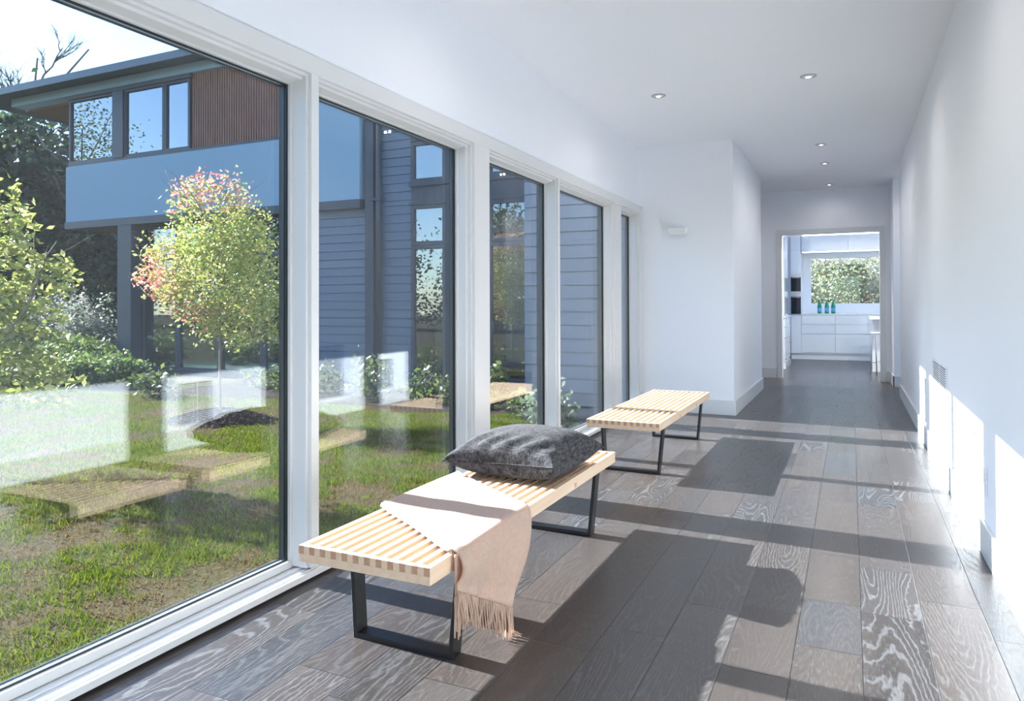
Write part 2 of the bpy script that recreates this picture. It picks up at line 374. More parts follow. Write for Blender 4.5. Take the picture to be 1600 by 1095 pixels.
struct(obj('trim_%d' % k, bm, 'seal'), 'black outer cladding of the windows', 'window trim'); k += 1
GX0, GX1 = -2.088, -2.064
def window(i, y0, y1, label):
    w = bpy.data.objects.new('window_%d' % i, None); COL.objects.link(w); w.location = (-2.06, (y0+y1)/2, 0); struct(w, label, 'window')
    a, b_ = y0, y1
    s = .022
    bm = newbm()  # sash with a sloping inner bead
    box(bm, -2.097, -2.042, a-.03, a+s, .043, 2.018); box(bm, -2.097, -2.042, b_-s, b_+.03, .043, 2.018)
    box(bm, -2.097, -2.042, a+s, b_-s, .043, .074); box(bm, -2.097, -2.042, a+s, b_-s, 1.992, 2.018)
    obj('sash', bm, 'trim', w, bev=.003)
    bm = newbm(); t = .007
    for xx in ((-2.0635, -2.058), (-2.094, -2.0885)):
        box(bm, *xx, a+s, a+s+t, .0741, 1.9919); box(bm, *xx, b_-s-t*1.6, b_-s, .0741, 1.9919)
        box(bm, *xx, a+s+t, b_-s-t*1.6, .0741, .0741+t*.7); box(bm, *xx, a+s+t, b_-s-t*1.6, 1.9919-t, 1.9919)
    box(bm, -2.086, -2.066, b_-s-.012, b_-s-.0005, .075, 1.99)
    obj('seal', bm, 'seal', w)
    obj('glass_pane', (lambda q: (box(q, GX0, GX1, a+s+.0005, b_-s-.0005, .0745, 1.9915), q)[1])(newbm()), 'glass', w)
WL = ['window out of frame behind the camera', 'window out of frame beside the camera', 'tall window nearest the camera showing the lawn and tree',
      'second tall window showing dark siding, behind the near bench', 'third tall window behind the grey cushion', 'fourth tall window between cushion and far bench', 'narrow last window beside the jutting wall']
PN = [(-1.725, -.615), (-.55, .715), (.965, 2.2555), (2.3255, 3.6165), (3.8775, 4.9445), (5.0055, 6.3495), (6.6075, 7.195)]
PN = [(a, b_) for a, b_ in PN]
for i, (a, b_) in enumerate(PN): 
    lab = WL[i] if i > 1 else WL[i]
    window(i+1, a+0, b_+.022 if 0 else b_+.012, lab)
# unseen panes added to let daylight into the hall's near end and passages
for i, L in enumerate(([(-1.8, .35, -2.71, -2.69, 0, 2.25)], [(-2.96, -2.94, 9.9, 11.4, 0, 2.2)], [(1.64, 1.66, 9.8, 10.7, 0, 2.2)])):
    struct(boxes('window_%d' % (8+i), L, 'glass'), ['added glazing at the near end of the hallway', 'added glass door lighting the left side passage', 'added glass door lighting the right side passage'][i], 'window')

# ------------------------------------------------------------------ slatted benches
def make_bench(label):
    x0, x1, y0, y1, zt = -1.541, -1.070, 1.729, 3.475, .363
    t = thing('slatted_bench', label, 'bench', ((x0+x1)/2, (y0+y1)/2, 0), 'slatted wooden benches by the windows')
    sw = .0205; pitch = (x1-x0-sw)/11; zb = zt-.025; zl = zt-.050; et = .021
    bm = newbm()
    for i in range(12):
        a = x0+i*pitch; outer = i in (0, 11)
        # slat runs through both end boards, its end grain showing
        if outer:
            prism(bm, [(y0, zb), (y0+et, zb), (y0+et, zl), (y1-et, zl), (y1-et, zb), (y1, zb), (y1, zt), (y0, zt)], a, a+sw, 'X')
        else: box(bm, a, a+sw, y0, y1, zb, zt)
    for f in bm.faces:
        c = f.calc_center_median(); nn = f.normal if f.normal.length else (f.normal_update() or f.normal)
        if abs(f.normal.y) > .9 and (c.y < y0+.001 or c.y > y1-.001): f.material_index = 1
    o = obj('seat_slats', bm, ['maple', 'maple_end'], t, bev=.0008)
    for (a, b_) in ((y0+.0004, y0+et), (y1-et, y1-.0004)):
        bm = newbm(); box(bm, x0+.0003, x1-.0003, a, b_, zl, zb)
        for i in range(11): box(bm, x0+i*pitch+sw, x0+(i+1)*pitch, a, b_, zb, zt-.0004)
        obj('end_board', bm, 'maple', t, bev=.0008)
    for yc in (y0+.60, y0+1.175):
        bm = newbm(); box(bm, x0+sw, x1-sw, yc-.017, yc+.017, zl+.004, zb)
        for i in range(11): box(bm, x0+i*pitch+sw, x0+(i+1)*pitch, yc-.017, yc+.017, zb, zt-.007)
        box(bm, x1-sw, x1+.0006, yc-.013, yc+.013, zl+.006, zb-.001, 1)
        obj('cross_rail', bm, ['maple', 'maple_end'], t)
    cx = (x0+x1)/2+.0
    for ya in (y0+.215, y1-.168-.058):
        bm = newbm(); d = .058; w = .015; tb = .200; bb = .187; cxx = -1.312
        zt2 = zl-.0002
        for s_ in (-1, 1):
            prism(bm, [(cxx+s_*tb if 0 else cx+s_*(tb+.012), zt2), (cx+s_*(tb+.012-w), zt2), (cxx+s_*(bb-w), .0), (cxx+s_*bb, .0)], ya, ya+d, 'Y')
        box(bm, cxx-bb+w, cxx+bb-w, ya, ya+d, 0, .018); box(bm, cx-tb+.004, cx+tb-.004, ya, ya+d, zt2-.014, zt2)
        obj('leg_frame', bm, 'black', t, bev=.0012)
    return t
b1 = make_bench('near slatted maple bench on black legs with blanket and cushion on it')
b2 = copy_tree(b1, (-.003, 2.665, 0)); b2['label'] = 'bare slatted maple bench on black legs farther down the hall'

# ------------------------------------------------------------------ cushion
def make_cushion():
    N = 64; bm = newbm(); cx, cy, zc = -1.318, 2.947, .437; ax, ay = .260, .289
    def pt(u, v, s_):
        pinch = 1-.13*(1-abs(v)**2.6)*abs(u)**3 ; pinch2 = 1-.12*(1-abs(u)**2.6)*abs(v)**3
        x = u*ax*pinch; y = v*ay*pinch2
        e = max(0, (1-u*u))**.5*max(0, (1-v*v))**.5
        e = e**(.56 if s_ > 0 else .40)*(1-.30*(abs(u*v))**3)
        wr = .010*math.sin(9*u+5*v)*math.sin(6*v-3*u)*(1-e)+.017*math.sin(16*u+2.5*math.sin(4*v))*(max(0, -v-.25))**1.2*e*1.6
        wr += .010*math.sin(15*v+3*u)*max(0, u-.45)*e*2
        h = (.112 if s_ > 0 else .078)*e + wr*(e if s_ > 0 else 0)
        h += (.018*(u*v*-1))*(1-e)*.6
        z = zc+s_*h
        if s_ < 0: z = max(z, .3645+.004*(1-e))
        # corners lift a little
        z += .006*(abs(u)*abs(v))**4
        a = math.radians(-2.0); X = x*math.cos(a)-y*math.sin(a); Y = x*math.sin(a)+y*math.cos(a)
        return (cx+X, cy+Y, z)
    def f(i): 
        t_ = -1+2*i/N; return math.sin(t_*PI/2)*.6+t_*.4
    top = [[bm.verts.new(pt(f(i), f(j), 1)) for j in range(N+1)] for i in range(N+1)]
    bot = [[top[i][j] if i in (0, N) or j in (0, N) else bm.verts.new(pt(f(i), f(j), -1)) for j in range(N+1)] for i in range(N+1)]
    for G, r in ((top, 0), (bot, 1)):
        for i in range(N):
            for j in range(N):
                q = (G[i][j], G[i+1][j], G[i+1][j+1], G[i][j+1]); bm.faces.new(q[::-1] if r else q)
    loop = [pt(f(i), -1, 1) for i in range(0, N+1)]+[pt(1, f(j), 1) for j in range(1, N+1)]+[pt(f(i), 1, 1) for i in range(N-1, -1, -1)]+[pt(-1, f(j), 1) for j in range(N-1, -1, -1)]
    t = thing('cushion', 'dark grey woven square cushion resting on the near bench', 'cushion', (cx, cy, .357))
    obj('cover', bm, 'tweed', t, smooth=True)
    bm = newbm(); tube(bm, loop, .0034, 6); obj('piping', bm, 'tweed', t)
make_cushion()

# ------------------------------------------------------------------ blanket
def make_blanket():
    t = thing('throw_blanket', 'cream wool throw with fringe draped over the near bench', 'blanket', (-1.3, 2.2, .357))
    bm = newbm(); NU, NV, NH = 44, 40, 34
    ZT = .3680
    def top(u, v):   # u: window side -> hall side, v: near edge -> far edge
        fy = 2.196+(1.868-2.196)*u; by = 2.760+(2.404-2.760)*u**.9
        x = -1.560+(-1.073+1.560)*u; y = fy+(by-fy)*v
        z = ZT+.0012*abs(math.sin(7*v+3*u))*math.sin(PI*v)+.004*math.exp(-((v-.04)/.05)**2)+.0012*math.sin(11*u+4*v)*math.sin(PI*v)
        if u > .96: z -= .003*(u-.96)/.04
        return x, y, z
    def hang(v, w):  # v near->far, w 0 top ->1 hem
        y0_ = 1.868+(2.404-1.868)*v
        ye = 1.826+(2.196-1.826)*v; ze = .270+(.075-.265)*v**1.05
        z = ZT+(ze-ZT)*w; y = y0_+(ye-y0_)*w**1.15
        fold = .013*math.sin(9.0*v+.6)*w+.007*math.sin(21*v+1)*w
        bulge = .020*math.sin(PI*min(1, w*1.2))+.012*w*v
        x = -1.065+bulge+fold+.010*w
        if w < .08: x = -1.073+(x+1.073)*(w/.08)**.5; 
        return x, y, z+.0
    G = []
    for i in range(NU+1): G.append([bm.verts.new(top(i/NU, j/NV)) for j in range(NV+1)])
    for k_ in range(1, NH+1): G.append([bm.verts.new(hang(j/NV, k_/NH)) for j in range(NV+1)])
    for i in range(len(G)-1):
        for j in range(NV): bm.faces.new((G[i][j], G[i+1][j], G[i+1][j+1], G[i][j+1]))
    o = obj('cloth', bm, 'wool', t, smooth=True)
    md = o.modifiers.new('s', 'SOLIDIFY'); md.thickness = .006; md.offset = 1
    # second, folded-under layer showing at the near edge
    bm = newbm(); rows = []
    for i in range(20):
        u = i/19*1.0; x, y, z = top(u, 0)
        rows.append([bm.verts.new((x, y+.01+.02*0, ZT-.002)), bm.verts.new((x, y-.012-.004*math.sin(9*u), ZT-.001)), bm.verts.new((x, y-.004, ZT+.006))])
    for a, b_ in zip(rows, rows[1:]):
        for q in range(2): bm.faces.new((a[q], b_[q], b_[q+1], a[q+1]))
    def h2(v, w): return (-1.061+.012*w, 1.849-.018*w+.075*v, ZT-.004-w*.115)
    g = [[bm.verts.new(h2(v/8, w/8)) for v in range(9)] for w in range(9)]
    for i in range(8):
        for j in range(8): bm.faces.new((g[i][j], g[i+1][j], g[i+1][j+1], g[i][j+1]))
    o = obj('folded_layer', bm, 'wool', t, smooth=True); md = o.modifiers.new('s', 'SOLIDIFY'); md.thickness = .004
    bm = newbm(); rnd = random.Random(3)
    for i in range(74):
        v = (i+.5)/74; x, y, z = hang(v, 1); L = .085+rnd.uniform(-.012, .012)
        L = min(L, z-.004)+ (.03 if v > .8 else .02*v) ; pts = []
        dx, dy = rnd.uniform(-.004, .012), rnd.uniform(-.012, .006)
        for q in range(7):
            s_ = q/6; zz = z-L*s_; xx = x+dx*s_+.002*math.sin(6*s_+i)+.004
            if zz < .004: xx += (.004-zz)*.9; zz = .004
            pts.append((xx, y+dy*s_+.002*math.sin(5*s_+i*1.7), zz))
        tube(bm, pts, [.0026, .0024, .0022, .0022, .0022, .0024, .0014], 5)
    for i in range(11):
        v = i/10; x, y, z = h2(v, 1); L = .115+rnd.uniform(-.02, .02); dx, dy = rnd.uniform(-.004, .006), rnd.uniform(-.01, .006)
        tube(bm, [(x+dx*q/5, y+dy*q/5+.002*math.sin(q+i), z-L*q/5) for q in range(6)], .0023, 5)
    obj('fringe', bm, 'wool', t)
make_blanket()

# ------------------------------------------------------------------ wall and ceiling fittings
def grille(y0, y1, z0, z1, label):
    t = thing('air_vent', label, 'vent', (.525, (y0+y1)/2, z0), 'white louvred wall vents')
    f = .016; xf = .517
    bm = newbm()
    for q in ((y0, y0+f, z0, z1), (y1-f, y1, z0, z1), (y0+f, y1-f, z0, z0+f), (y0+f, y1-f, z1-f, z1)): box(bm, xf, .5248, *q)
    ym = (y0+y1)/2; box(bm, xf+.001, .5245, ym-.005, ym+.005, z0+f, z1-f)
    obj('frame', bm, 'grille', t, bev=.001)
    bm = newbm(); box(bm, .5235, .5246, y0+f, y1-f, z0+f, z1-f); obj('duct_backing', bm, 'grilleback', t)
    bm = newbm(); z = z0+f+.006
    while z < z1-f-.008:
        for a, b_ in ((y0+f, ym-.005), (ym+.005, y1-f)):
            prism(bm, [(xf+.0005, z), (xf+.0015, z-.001), (.5225, z+.0040), (.5220, z+.0055)], a, b_, 'Y')
        z += .0145
    obj('louvres', bm, 'grille', t)
grille(3.905, 4.238, .165, .511, 'small white louvred vent low on the right wall, nearest the camera')
grille(5.085, 5.895, .165, .711, 'large white louvred vent on the right wall')
grille(6.50, 6.76, .165, .511, 'farthest small white louvred vent low on the right wall')
def outlet(y, z, label):
    t = thing('outlet_plate', label, 'outlet', (.525, y, z))
    bm = newbm(); box(bm, .519, .5249, y-.036, y+.036, z-.058, z+.058); obj('cover_plate', bm, 'plate', t, bev=.002)
    bm = newbm()
    for s_ in (-1, 1): box(bm, .5172, .5192, y-.017, y+.017, z+s_*.022-.014, z+s_*.022+.014)
    obj('socket', bm, 'plate', t, bev=.001)
outlet(8.57, .325, 'white outlet plate low on the right wall near the hall end')
outlet(3.71, .325, 'white outlet plate beside the nearest small vent')
# sconce on the jutting wall
t = thing('wall_sconce', 'small white wall sconce on the jutting wall', 'wall lamp', (-1.585, 7.36, 1.83))
bm = newbm(); box(bm, -1.635, -1.535, 7.345, 7.3599, 1.80, 1.86); obj('back_plate', bm, 'plate', t, bev=.002)
bm = newbm()
A = [bm.verts.new(p) for p in ((-1.66, 7.345, 1.795), (-1.50, 7.345, 1.795), (-1.50, 7.25, 1.795), (-1.66, 7.25, 1.795))]
B = [bm.verts.new(p) for p in ((-1.675, 7.345, 1.862), (-1.487, 7.345, 1.862), (-1.487, 7.235, 1.862), (-1.675, 7.235, 1.862))]
bm.faces.new(A); bm.faces.new(B[::-1])
for i in range(4): bm.faces.new((A[i], A[(i+1) % 4], B[(i+1) % 4], B[i]))
obj('shade', bm, 'plate', t, bev=.004)
def downlight(x, y, z, label, power=6):
    t = thing('recessed_downlight', label, 'ceiling light', (x, y, z), 'recessed ceiling downlights')
    bm = newbm(); R = .056
    lathe(bm, [(R*.80, -.0005), (R*.82, -.006), (R*.98, -.004), (R, -.0004)], (x, y, z), 32); obj('trim_ring', bm, 'steel', t)
    bm = newbm(); lathe(bm, [(R*.34, -.0075), (R*.5, -.007), (R*.79, -.0012), (R*.79, -.0006)], (x, y, z), 32); obj('reflector', bm, 'plate', t)
    bm = newbm(); lathe(bm, [(R*.3, -.0095), (R*.34, -.0078)], (x, y, z), 24); obj('lamp_lens', bm, 'lamp', t)
    l = bpy.data.lights.new('spot', 'SPOT'); l.energy = power; l.spot_size = math.radians(168); l.spot_blend = 1; l.shadow_soft_size = .012; l.color = (1, .97, .93)
    lo = bpy.data.objects.new('lamp_light', l); COL.objects.link(lo); lo.parent = t; lo.location = (0, 0, -.02)
DLS = [(-1.349, 5.56, CZ, 'downlight in the left of the hall ceiling, near the windows'), (-.266, 5.55, CZ, 'nearest downlight on the right of the hall ceiling'),
       (-.266, 7.99, CZ, 'second downlight of the right row'), (-.266, 9.07, CZ, 'third downlight of the right row'), (-.262, 10.85, CZ+.018, 'farthest downlight in front of the kitchen doorway')]
for a, pw in zip(DLS, (2, 6, 6, 5, 1.5)): downlight(*a, pw)
for i, (x, y) in enumerate([(-1.349, 3.1), (-.266, 3.1), (-1.349, .65), (-.266, .65), (-1.349, -1.7), (-.266, -1.7), (-2.0, 10.5), (1.1, 10.3)]):  # unseen downlights added to raise the hall and passage brightness
    downlight(x, y, CZ if y < 9 else CZ+.018, ['added unseen downlight above the near bench', 'added unseen downlight on the right above the near bench', 'added unseen downlight just behind the camera, left', 'added unseen downlight just behind the camera, right', 'added unseen downlight at the near end of the hall, left', 'added unseen downlight at the near end of the hall, right', 'added unseen downlight of the left side passage', 'added unseen downlight of the right side passage'][i], (2 if x < -1 else 6) if y < 9 else 6)
KL = [(-.6, 11.78), (.1, 11.78), (.8, 11.78), (1.5, 11.78)]  # unseen kitchen downlights, added to brighten the room
for i, (x, y) in enumerate(KL): downlight(x, y, CZ+.018, ['leftmost added unseen kitchen downlight just inside the doorway', 'second added unseen kitchen downlight just inside the doorway', 'third added unseen kitchen downlight just inside the doorway', 'rightmost added unseen kitchen downlight just inside the doorway'][i], 26)

# ------------------------------------------------------------------ kitchen
KY = 15.3
struct(boxes('wall_kitchen', [(-2.9, -.745, 15.95, 16.1, 0, CZ), (1.7, 2.8, 15.95, 16.1, 0, CZ), (-.745, 1.7, 15.95, 16.1, 0, 1.10), (-.745, 1.7, 15.95, 16.1, 2.015, CZ),
    (-1.8, -1.7, 11.46, 15.95, 0, CZ), (2.6, 2.75, 11.46, 12.2, 0, CZ), (2.6, 2.75, 15.2, 15.95, 0, CZ), (2.6, 2.75, 12.2, 15.2, 2.3, CZ), (1.6, 2.6, 11.32, 11.46, 0, CZ)], 'wall'), 'white kitchen walls', 'wall')
struct(boxes('window_11', [(-.745, 1.7, 16.0, 16.02, 1.10, 2.015)], 'glass'), 'wide kitchen window with trees outside', 'window')
struct(boxes('window_12', [(2.67, 2.69, 12.2, 15.2, 0, 2.3)], 'glass'), 'added kitchen side glazing out of view, for daylight', 'window')  # unseen side window added to brighten the kitchen
def cab(name, label, x0, x1, y0, y1, z0, z1, fronts, parent_mat='cab', axis='Y', group=None):
    """carcass + front panels; fronts = (kind, a0, a1, z0, z1) facing -Y (axis Y) or +X (axis X)"""
    t = thing(name, label, 'cabinet', ((x0+x1)/2, (y0+y1)/2, z0), group)
    if axis == 'Y': boxes('carcass', [(x0, x1, y0+.021, y1, z0, z1)], 'cab', t)
    else: boxes('carcass', [(x0, x1-.021, y0, y1, z0, z1)], 'cab', t)
    for kd, a0, a1, c0, c1 in fronts:
        g = .0045
        if axis == 'Y': boxes(kd, [(a0+g, a1-g, y0, y0+.0195, c0+g, c1-g)], 'cab', t, bev=.0015)
        else: boxes(kd, [(x1-.0195, x1, a0+g, a1-g, c0+g, c1-g)], 'cab', t, bev=.0015)
    return t
for i, (x0, x1) in enumerate(((-.896, -.281), (-.281, .334), (.334, .949), (.949, 1.56))):
    if i > 1: break
    t = cab('base_cabinet', ['white drawer cabinet under the green bottles', 'white drawer cabinet between the bottles and the island'][i], x0+.0005, x1-.0005, KY, 15.94, .105, .872,
        [('drawer', x0, x1, .69, .868), ('drawer', x0, x1, .505, .684), ('drawer', x0, x1, .13, .499)], group='drawer cabinets under the kitchen window')
boxes_ = boxes('worktop', [(-.8955, 1.56, KY-.005, 15.9495, .8725, .9)], 'counter', bev=.002); tag(boxes_, 'white worktop under the kitchen window', 'worktop')
o = boxes('toe_kick', [(-1.08, 1.56, KY+.045, KY+.06, 0, .1045)], 'cab'); tag(o, 'white plinth board under the drawer cabinets', 'plinth')
for i, (x0, x1) in enumerate(((-.888, -.048), (-.048, .79))):
    cab('wall_cabinet', ['white wall cabinet above the window, left', 'white wall cabinet above the window, right'][i], x0+.0005, x1-.0005, KY, 15.945, 2.118, 2.43, [('door', x0, x1, 2.11, 2.43)], group='wall cabinets above the kitchen window')
o = boxes('glow_strip', [(-.87, .79, KY+.02, KY+.045, 2.1005, 2.114)], 'strip'); tag(o, 'added glowing strip for the bright line under the wall cabinets', 'glowing strip')  # glow added in place of the lit window head trim
o = boxes('glow_strip', [(-.87, .79, KY+.02, KY+.045, 2.4305, 2.45)], 'strip'); tag(o, 'added glowing strip for the bright line above the wall cabinets', 'glowing strip')  # glow added in place of the bright ceiling above the cabinets
# tall oven cabinet
t = cab('oven_cabinet', 'tall white cabinet housing two built-in ovens', -1.085, -.8965, KY, 15.945, .105, 2.46, [('door', -1.085, -.8965, 2.145, 2.46), ('door', -1.085, -.8965, 1.70, 2.139), ('door', -1.085, -.8965, .11, .86)])
for z0, z1, lab in ((1.315, 1.69, 'upper built-in oven with black glass front'), (.865, 1.305, 'lower built-in oven with black glass front')):
    ov = thing('built_in_oven', lab, 'oven', (-.99, KY, z0))
    boxes('fascia', [(-1.083, -.899, KY-.004, KY+.02, z1-.07, z1-.001)], 'steel', ov, bev=.001)
    boxes('glass_door', [(-1.083, -.899, KY-.004, KY+.02, z0+.025, z1-.072)], 'ovenglass', ov, bev=.001)
    boxes('base_trim', [(-1.083, -.899, KY-.003, KY+.02, z0, z0+.024)], 'steel', ov)
    bm = newbm(); tube(bm, [(-1.06, KY-.02, z1-.085), (-.92, KY-.02, z1-.085)], .006, 8); tube(bm, [(-1.05, KY-.02, z1-.085), (-1.05, KY-.003, z1-.085)], .005, 6); tube(bm, [(-.93, KY-.02, z1-.085), (-.93, KY-.003, z1-.085)], .005, 6)
    obj('handle', bm, 'steel', ov)
# left run
t = cab('base_cabinet', 'white base cabinet on the left just inside the kitchen', -1.69, -1.012, 12.9, 14.1, .105, .86, [('drawer', 12.9, 14.1, .70, .858), ('drawer', 12.9, 14.1, .52, .694), ('door', 12.9, 14.1, .13, .514)], axis='X', group=None)
boxes('plinth', [(-1.69, -1.0, 12.9, 14.1, 0, .104)], 'cab', t)
bm = newbm(); tube(bm, [(-1.012, 13.84, .40), (-.985, 13.84, .40), (-.985, 13.96, .40), (-1.012, 13.96, .40)], .006, 6); obj('knob', bm, 'steel', t)
o = boxes('worktop', [(-1.695, -.998, 12.88, 14.12, .8605, .885)], 'counter', bev=.002); tag(o, 'white worktop on the left base cabinet', 'worktop')
t = cab('tall_cabinet', 'tall white cabinet panel on the left of the kitchen', -1.69, -1.05, 13.2, 14.1, .886, 2.38, [('door', 13.2, 14.1, .89, 2.38)], axis='X')
bm = newbm(); tube(bm, [(-1.045, 13.35, 2.28), (-1.035, 13.35, 2.28), (-1.035, 13.95, 2.28), (-1.045, 13.95, 2.28)], .008, 6); obj('handle', bm, 'plate', t)
# island and stool
t = thing('kitchen_island', 'white marble-topped kitchen island with stool beside it', 'island', (.8, 13.6, 0))
boxes('body', [(.30, 1.5, 12.95, 14.4, .0, .845)], 'cab', t); boxes('top', [(.262, 1.56, 12.7, 14.45, .846, .882)], 'counter', t, bev=.003)
st = thing('bar_stool', 'steel-legged bar stool beside the island', 'stool', (.37, 12.45, 0))
bm = newbm(); box(bm, .275, .56, 12.36, 12.66, .628, .655); obj('seat', bm, 'cab', st, bev=.01)
for (fx, fy, gx, gy) in ((.262, 12.40, .30, 12.40), (.345, 12.34, .33, 12.38), (.58, 12.36, .54, 12.40), (.56, 12.68, .52, 12.62)):
    bm = newbm(); tube(bm, [(fx, fy, 0), (fx*.6+gx*.4, fy*.6+gy*.4, .36), (gx, gy, .60), (gx+.01, gy+.01, .628)], .0085, 8); obj('leg', bm, 'steel', st)
bm = newbm(); tube(bm, [(.272, 12.40, .19), (.342, 12.345, .19), (.57, 12.365, .19), (.55, 12.665, .19), (.272, 12.40, .19)], .006, 6); obj('foot_ring', bm, 'steel', st)
# bottles
def bottle(x, label):
    t = thing('glass_bottle', label, 'bottle', (x, 15.42, .9), 'green mineral water bottles')
    bm = newbm(); lathe(bm, [(.030, .0), (.0385, .006), (.0395, .02), (.0395, .135), (.036, .16), (.026, .195), (.0165, .225), (.0135, .25), (.0135, .262), (.0155, .266), (.0155, .272)], (x, 15.42, .9), 24); obj('glass_body', bm, 'greenglass', t)
    bm = newbm(); lathe(bm, [(.0398, .038), (.0402, .040), (.0402, .108), (.0398, .110)], (x, 15.42, .9), 24); obj('paper_label', bm, 'bottlecap', t)
    bm = newbm(); c = [bm.verts.new((x+math.sin(PI*k_/5)*(.011 if k_ % 2 == 0 else .0045), 15.42-.0412, .9+.075+math.cos(PI*k_/5)*(.011 if k_ % 2 == 0 else .0045))) for k_ in range(10)]
    f = bm.faces.new(c); r = bmesh.ops.extrude_face_region(bm, geom=[f]); bmesh.ops.translate(bm, verts=[v for v in r['geom'] if isinstance(v, bmesh.types.BMVert)], vec=(0, .0015, 0))
    obj('star', bm, 'star', t)
    bm = newbm(); lathe(bm, [(.0158, .265), (.0165, .267), (.0165, .285), (.015, .288)], (x, 15.42, .9), 20); obj('cap', bm, 'plate', t)
for x, l in ((-.566, 'leftmost of three green bottles on the kitchen worktop'), (-.434, 'middle of three green bottles on the kitchen worktop'), (-.319, 'rightmost of three green bottles on the kitchen worktop')): bottle(x, l)

# ------------------------------------------------------------------ outdoors: ground
def gz(x, y): return -.20-.05*min(1, max(0, (-x-2.4)/4))+.02*math.sin(x*1.3+y*.7)*min(1, max(0, (-x-2.2)/2))
def ground(name, x0, x1, y0, y1, nx, ny, zf, m_):
    bm = newbm(); g = [[bm.verts.new((x0+(x1-x0)*i/nx, y0+(y1-y0)*j/ny, zf(x0+(x1-x0)*i/nx, y0+(y1-y0)*j/ny))) for j in range(ny+1)] for i in range(nx+1)]
    for i in range(nx):
        for j in range(ny): bm.faces.new((g[i][j], g[i+1][j], g[i+1][j+1], g[i][j+1]))
    return obj(name, bm, m_, smooth=True)
o = ground('lawn', -45, -2.2, -14, 10.12, 150, 90, gz, 'lawn'); struct(o, 'mown lawn outside the tall windows', 'lawn')
o = ground('ground', -120, 60, -60, 90, 30, 30, lambda x, y: -.42, 'lawn'); struct(o, 'ground around the house', 'ground')
def mesh_np(name, V, F, cols, m_, parent=None):
    me = bpy.data.meshes.new(name); nF, k_ = F.shape
    me.vertices.add(len(V)); me.vertices.foreach_set('co', V.astype(np.float32).ravel())
    me.loops.add(nF*k_); me.loops.foreach_set('vertex_index', F.astype(np.int32).ravel())
    me.polygons.add(nF); me.polygons.foreach_set('loop_start', np.arange(0, nF*k_, k_, dtype=np.int32)); me.polygons.foreach_set('loop_total', np.full(nF, k_, dtype=np.int32))
    me.update(calc_edges=True)
    a = me.color_attributes.new('col', 'FLOAT_COLOR', 'POINT'); c = np.ones((len(V), 4), np.float32); c[:, :3] = cols; a.data.foreach_set('color', c.ravel())
    me.materials.append(M[m_]); o = bpy.data.objects.new(name, me); COL.objects.link(o)
    if parent: o.parent = parent; o.matrix_parent_inverse = parent_inv(parent)
    return o
def vnoise(x, y, s, seed):
    r = np.random.RandomState(seed); g = r.rand(64, 64)
    x = x/s+500; y = y/s+500; xi = np.floor(x).astype(int); yi = np.floor(y).astype(int); fx = x-xi; fy = y-yi
    fx = fx*fx*(3-2*fx); fy = fy*fy*(3-2*fy); G = lambda a, b_: g[a % 64, b_ % 64]
    return (G(xi, yi)*(1-fx)+G(xi+1, yi)*fx)*(1-fy)+(G(xi, yi+1)*(1-fx)+G(xi+1, yi+1)*fx)*fy
def grass(name, x0, x1, y0, y1, N, h, w, seed):
    r = np.random.RandomState(seed)
    x = x1+(x0-x1)*r.rand(N)**1.5; y = r.uniform(y0, y1, N)
    n_ = .45*vnoise(x, y, .45, 1)+.38*vnoise(x, y, .13, 2)+.17*vnoise(x, y, 1.6, 3)
    dry = n_ - .10*np.exp(-((-2.3-x)/.9)**2)   # drier close to the house wall
    keep = (r.rand(N) < .45+1.2*(dry-.3)) & (y < bed_edge(x)) ; x, y, dry = x[keep], y[keep], dry[keep]; N = len(x)
    z = np.array([gz(a, b_) for a, b_ in zip(x, y)])
    ang = r.uniform(0, 2*PI, N); hh = h*r.uniform(.45, 1.2, N)*(0.55+.9*dry); lean = r.uniform(.2, 1.0, N)*hh; la = r.uniform(0, 2*PI, N)
    P = np.stack([x, y, z-.005], 1); d = np.stack([np.cos(ang), np.sin(ang), 0*ang], 1)*w*r.uniform(.6, 1.3, N)[:, None]
    tip = P+np.stack([np.cos(la)*lean, np.sin(la)*lean, hh], 1); V = np.stack([P-d, P+d, tip], 1).reshape(-1, 3); F = np.arange(3*N).reshape(-1, 3)
    g1 = np.array([.024, .062, .004]); g2 = np.array([.165, .190, .014]); b1_ = np.array([.15, .10, .045])
    t = np.clip((dry-.345)/.10, 0, 1)[:, None]; q = r.rand(N)[:, None]
    c = (g1*(1-q)+g2*q)*t+b1_*(1-t)*(.7+.5*q); c = np.where((r.rand(N) < .06)[:, None], b1_*.9, c)
    o = mesh_np(name, V, F, np.repeat(c, 3, 0), 'grassblade'); return o
def bed_edge(x): return np.where(x > -9.4, 7.75+.12*np.sin(x*1.7)+.08*np.sin(x*4.1), 7.6+.15*np.sin(x*1.3))
o = grass('grass', -14, -2.25, .6, 8.1, 520000, .034, .0045, 5); tag(o, 'short patchy green and dry grass of the lawn', 'grass', kind='stuff')
